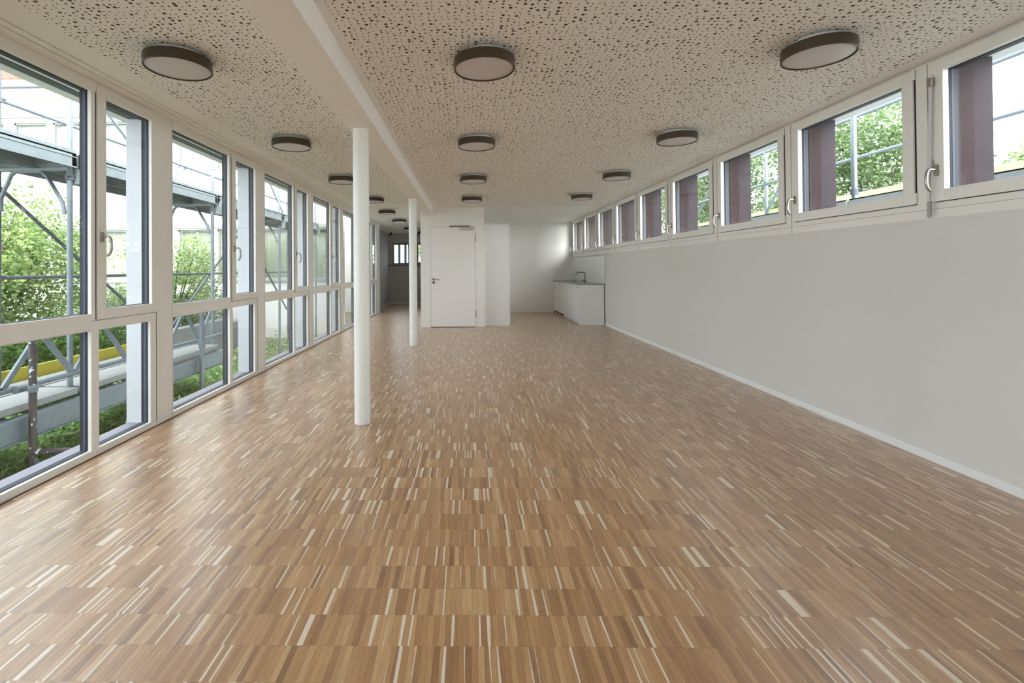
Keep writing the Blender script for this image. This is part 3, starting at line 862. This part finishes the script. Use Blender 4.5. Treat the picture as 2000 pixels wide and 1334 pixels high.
# ------------------------------------------------------------------ left scaffold
XI, XO = -3.80, -4.50
R = .0242
sf = empty('scaffold', (-4.1, 6, GZ), label='galvanised scaffold with two decks outside the tall windows', cat='scaffold')
def S(mb, name, m, par=sf, bevel=0):
    o = mb.build(name, m, par, bevel=bevel); o.location = tuple(-c for c in par.location); return o
FY = [-5.75, -3.17, -.60, 1.97, 4.55, 7.13, 9.68, 12.0]
def coupler(x, y, z, m, put):
    mb = MB(); mb.lathe([(.024, -.03), (.036, -.026), (.036, .026), (.024, .03)], (x, y, z), 14, smooth=False)
    mb.tube([(x+.028, y-.075, z+.012), (x+.028, y+.05, z+.012)], .009, 8)
    put(mb, 'coupler', m)
for y in FY:
    top = 4.4
    S(MB().tube([(XI, y, .03 if y < 7.3 else -.58), (XI, y, top)], R, 14), 'standard', galv)
    S(MB().tube([(XO, y, -.58), (XO, y, top)], R, 14), 'standard', galv_dark)
    # arched gusset under the upper deck
    S(MB().tube([(XO+.028, y, 1.80), (XO+.030, y, 1.93), (XO+.13, y, 2.15), (XO+.17, y, 2.18), (XI-.27, y, 2.18), (XI-.22, y, 2.13), (XI-.07, y, 1.88), (XI-.05, y, 1.77)], .019, 10), 'gusset', galv)
    S(MB().box(XO, XI, y-.022, y+.022, 2.185, 2.235), 'transom', galv_deck)
    for q in ((XI, 2.12), (XO, 2.88), (XO, 1.165)): coupler(q[0], y, q[1], galv_dark, S)
    S(MB().box(XI-.005, XI+.085, y+.03, y+.11, 2.06, 2.25), 'bracket', galv_deck)
for a, b in zip(FY[:-1], FY[1:]):
    # upper decks: two steel planks with ribs
    for (x0, x1) in ((-4.50, -4.13), (-4.09, -3.72)):
        p = MB().box(x0, x1, a+.02, b-.02, 2.325, 2.340)
        p.box(x0, x0+.012, a+.02, b-.02, 2.205, 2.372); p.box(x1-.012, x1, a+.02, b-.02, 2.205, 2.372)
        p.box(x1-.012, x1+.006, a+.02, b-.02, 2.205, 2.218); p.box(x1-.012, x1+.006, a+.02, b-.02, 2.30, 2.308)
        for k in range(4):
            xx = x0+.06+k*.075; p.box(xx, xx+.035, a+.03, b-.03, 2.285, 2.326)
        for q in (a+.02, b-.07): p.box(x0, x1, q, q+.05, 2.215, 2.33)
        S(p, 'deck_plank', galv_deck)
    S(MB().tube([(XO, a, 2.88), (XO, b, 2.88)], .019, 10), 'guard_rail', galv)
    S(MB().tube([(XO, a, 3.38), (XO, b, 3.38)], .019, 10), 'guard_rail', galv)
    S(MB().tube([(XO, a, 1.165), (XO, b, 1.165)], .019, 10), 'guard_rail', galv_dark)
    # lower decks
    for (x0, x1) in ((-4.48, -4.12), (-4.08, -3.70)) if a < 7 else ():
        S(MB().box(x0, x1, a+.03, b-.03, .065, .125), 'deck_plank', deck_wood, bevel=.004)
    if a < 7: S(MB().box(XO-.07, XO-.04, a+.01, b-.01, .10, .245), 'toe_board', yellow, bevel=.003)
for j, (a, b) in enumerate(zip(FY[:-1], FY[1:])):
    z0, z1 = (2.07, .24) if j % 2 == 0 else (.24, 2.07)
    S(MB().tube([(XO-.03, a, z0), (XO-.03, b, z1)], .019, 10), 'brace', galv_dark)
    z0, z1 = (4.2, 2.45) if j % 2 == 0 else (2.5, 4.2)
    S(MB().tube([(XO-.03, a, z0), (XO-.03, b, z1)], .019, 10), 'brace', galv)
# supporting beam, ledger, lattice
S(MB().box(-3.66, -3.64, -5.7, 7.35, -.155, .035).box(-3.72, -3.62, -5.7, 7.35, .028, .036).box(-3.72, -3.62, -5.7, 7.35, -.158, -.148), 'steel_beam', galv)
S(MB().box(-4.42, -4.40, -5.7, 7.35, -.155, .035), 'steel_beam', galv_dark)
S(MB().tube([(-3.72, -5.7, .262), (-3.72, 7.35, .262)], R, 14), 'ledger', galv)
S(MB().tube([(-3.72, -5.7, .705), (-3.72, 7.35, .705)], R, 14), 'ledger', galv)
k = 0
y = 4.13 - .71*5
while y < 6.7:
    S(MB().bar((-3.715, y, .70), (-3.715, y+.355, .262), .045, .022), 'lattice_bar', galv)
    S(MB().bar((-3.715, y+.355, .262), (-3.715, y+.71, .70), .045, .022), 'lattice_bar', galv)
    y += .71
S(MB().tube([(-3.585, 3.92, -.60), (-3.585, 3.92, .74)], .028, 16), 'standard', brown_tube)
S(MB().tube([(-3.585, 3.92, -.26), (-3.10, 3.92, -.24)], .024, 12), 'brace', brown_tube)
S(MB().tube([(-3.585, 3.92, -.29), (-3.43, 3.94, -.60)], .020, 12), 'brace', galv_dark)
coupler(-3.585, 3.92, .262, galv, S); coupler(XI, 4.55, .30, galv, S)
S(MB().tube([(-3.68, 3.86, .262), (-3.68, 3.98, .262)], .034, 12), 'coupler', galv)
S(MB().tube([(-3.585, 6.45, -.60), (-3.585, 6.45, .76)], .030, 16), 'standard', galv)
S(MB().tube([(-3.585, 6.45, .18), (-3.585, 6.45, .31)], .042, 14), 'coupler', galv)

# ------------------------------------------------------------------ white house
HY = 12.6
hs = empty('house', (-9, HY+3, GZ), label='white two-storey house with curtained ribbon windows beyond the garden', cat='house')
def H(mb, name, m, bevel=0):
    o = mb.build(name, m, hs, bevel=bevel); o.location = tuple(-c for c in hs.location); return o
HX0, HX1 = -17.0, -3.35
rows_ = ((.98, 2.30), (3.93, 5.18))
wl = MB()
wl.box(HX0, HX1, HY, HY+.25, GZ-.3, .98).box(HX0, HX1, HY, HY+.25, 2.30, 3.93).box(HX0, HX1, HY, HY+.25, 5.18, 6.0)
xs = []
x = HX1 - .12
k = 0
while x > HX0+.5:
    wdt = .92; xs.append((x-wdt, x)); x -= wdt + (.13 if k % 2 == 0 else .24); k += 1
for (z0, z1) in rows_:
    prev = HX1
    for (a, b) in xs:
        wl.box(b, prev, HY, HY+.25, z0, z1); prev = a
    wl.box(HX0, prev, HY, HY+.25, z0, z1)
wl.box(HX0, HX1, HY+7.8, HY+8, GZ-.3, 6.0).box(HX0, HX0+.25, HY, HY+8, GZ-.3, 6.0).box(HX1-.25, HX1, HY+.25, HY+.5, GZ-.3, 6.0)
H(wl, 'wall', house_white)
H(MB().box(HX0, HX1+.05, HY-.05, HY, 2.33, 2.43).box(HX0, HX1+.05, HY-.05, HY, 5.30, 5.42).box(HX0, HX1+.05, HY-.03, HY, 3.87, 3.93).box(HX0, HX1+.05, HY-.08, HY, .92, .98), 'string_course', house_band)
for r_, (z0, z1) in enumerate(rows_):
    for (a, b) in xs:
        w = H(MB().box(a, a+.04, HY+.06, HY+.12, z0, z1).box(b-.04, b, HY+.06, HY+.12, z0, z1).box(a, b, HY+.06, HY+.12, z1-.04, z1).box(a, b, HY+.06, HY+.12, z0, z0+.04), 'window', house_band)
        MB().box(a+.04, b-.04, HY+.085, HY+.095, z0+.04, z1-.04).build('pane', glass, w)
        cu = MB(); nn = 24; vs = []; 
        for i in range(nn+1):
            xx = a+.02+(b-a-.04)*i/nn; yy = HY+.19+.015*math.sin(i*1.9)
            vs += [(xx, yy, z0), (xx, yy, z1)]
        cu.add(vs, [(2*i, 2*i+2, 2*i+3, 2*i+1) for i in range(nn)], 0, True)
        cu.build('curtain', curtain_m if r_ == 0 else blind_m, w)
H(MB().box(HX0-.2, HX1+.1, HY-.30, HY, 5.86, 6.0).box(HX0-.2, HX1+.1, HY-.24, HY, 5.78, 5.86), 'eaves', house_white)
H(MB().box(HX0-.2, HX1+.1, HY-.44, HY-.30, 5.98, 6.16), 'gutter', galv)
rt_ = MB()
for k in range(26):
    y0 = HY-.36+k*.16; z0 = 6.10+k*.085
    rt_.box(HX0-.2, HX1+.1, y0, y0+.20, z0, z0+.035)
for i in range(60):
    xx = HX0-.2+i*.23
    rt_.tube([(xx, HY-.40, 6.16), (xx, HY+3.6, 8.27)], .045, 8)
H(rt_, 'roof', tile_m)

# ------------------------------------------------------------------ right scaffold
RI, RO = 3.83, 4.53
s2 = empty('scaffold', (4.2, 6, GZ), label='galvanised scaffold with a yellow toe board outside the high windows', cat='scaffold')
def S2(mb, name, m, bevel=0): return S(mb, name, m, s2, bevel)
RYs = [-5.43, -2.87, -.30, 2.27, 4.845, 7.40, 9.97, 12.5]
for y in RYs:
    S2(MB().tube([(RI, y, GZ), (RI, y, 4.6)], R, 14), 'standard', galv)
    S2(MB().tube([(RO, y, GZ), (RO, y, 4.6)], R, 14), 'standard', galv)
    S2(MB().tube([(RI, y, 1.80), (RO, y, 1.80)], R, 12), 'transom', galv)
    coupler(RI, y, 1.95, galv_dark, S2); coupler(RO, y, 2.47, galv_dark, S2)
for a, b in zip(RYs[:-1], RYs[1:]):
    for (x0, x1) in ((3.76, 4.13), (4.17, 4.55)):
        p = MB().box(x0, x1, a+.02, b-.02, 1.86, 1.872).box(x0, x0+.012, a+.02, b-.02, 1.80, 1.872).box(x1-.012, x1, a+.02, b-.02, 1.80, 1.872)
        S2(p, 'deck_plank', galv_light)
    S2(MB().tube([(RO, a, 2.47), (RO, b, 2.47)], .019, 10), 'guard_rail', galv)
    S2(MB().tube([(RO, a, 2.95), (RO, b, 2.95)], .019, 10), 'guard_rail', galv)
    S2(MB().box(4.58, 4.61, a+.01, b-.01, 1.88, 2.075), 'toe_board', yellow_overexposed, bevel=.003)
for j, (a, b) in enumerate(zip(RYs[:-1], RYs[1:])):
    z0, z1 = (4.2, 1.95) if j % 2 == 1 else (1.95, 4.2)
    if j in (5, 6): S2(MB().tube([(RO+.03, a, z0), (RO+.03, b, z1)], .019, 10), 'brace', galv)
S2(MB().tube([(RO, 7.40, 2.02), (RO, 6.55, 2.95)], .019, 10), 'brace', galv)
S2(MB().tube([(RI, 9.97, 3.02), (RO, 9.97, 3.02)], R, 12), 'transom', galv)
S2(MB().tube([(RI+.03, 9.97, 2.45), (RI+.12, 9.97, 2.85), (RI+.25, 9.97, 2.95), (RO-.25, 9.97, 2.95), (RO-.12, 9.97, 2.85), (RO-.03, 9.97, 2.45)], .019, 10), 'gusset', galv)
S2(MB().tube([(RI, 9.97, 2.35), (RO, 9.97, 2.35)], .019, 12), 'transom', galv)

# ------------------------------------------------------------------ trees on the right
tree('linden_tree', 8.3, 10.0, GZ, 5, (8.2, 10.2, 2.9), (1.7, 1.7, 2.1), 26000, .075, leaf_dark, 'tall leafy green tree seen through the second and third high windows', 'tree', 190, .085, 9)
tree('linden_tree', 7.4, 14.2, GZ, 5, (7.4, 14.2, 3.4), (1.6, 1.7, 2.6), 24000, .08, leaf_dark, 'dense green tree seen beyond the white scaffold frame', 'tree', 160, .09, 9)
tree('linden_tree', 8.6, 20.5, GZ, 5, (8.6, 20.5, 4.2), (3.0, 3.0, 3.2), 26000, .11, leaf_dark, 'big green tree farther back, rising over the others', 'tree', 120, .13, 9)
tree('shrub', 10.6, 8.6, GZ, 3.1, (10.6, 8.8, 2.5), (.95, .8, .95), 11000, .07, leaf_bright, 'bright treetop just above the yellow board in the nearest high window', 'tree', 50, .16, 6)
tree('shrub', -1.4, 20.5, GZ, 2.2, (-1.7, 20.5, 1.6), (.7, .5, .8), 2500, .09, leaf_bright, 'green bush outside the corridor end window', 'shrub', 30, .2, 4)
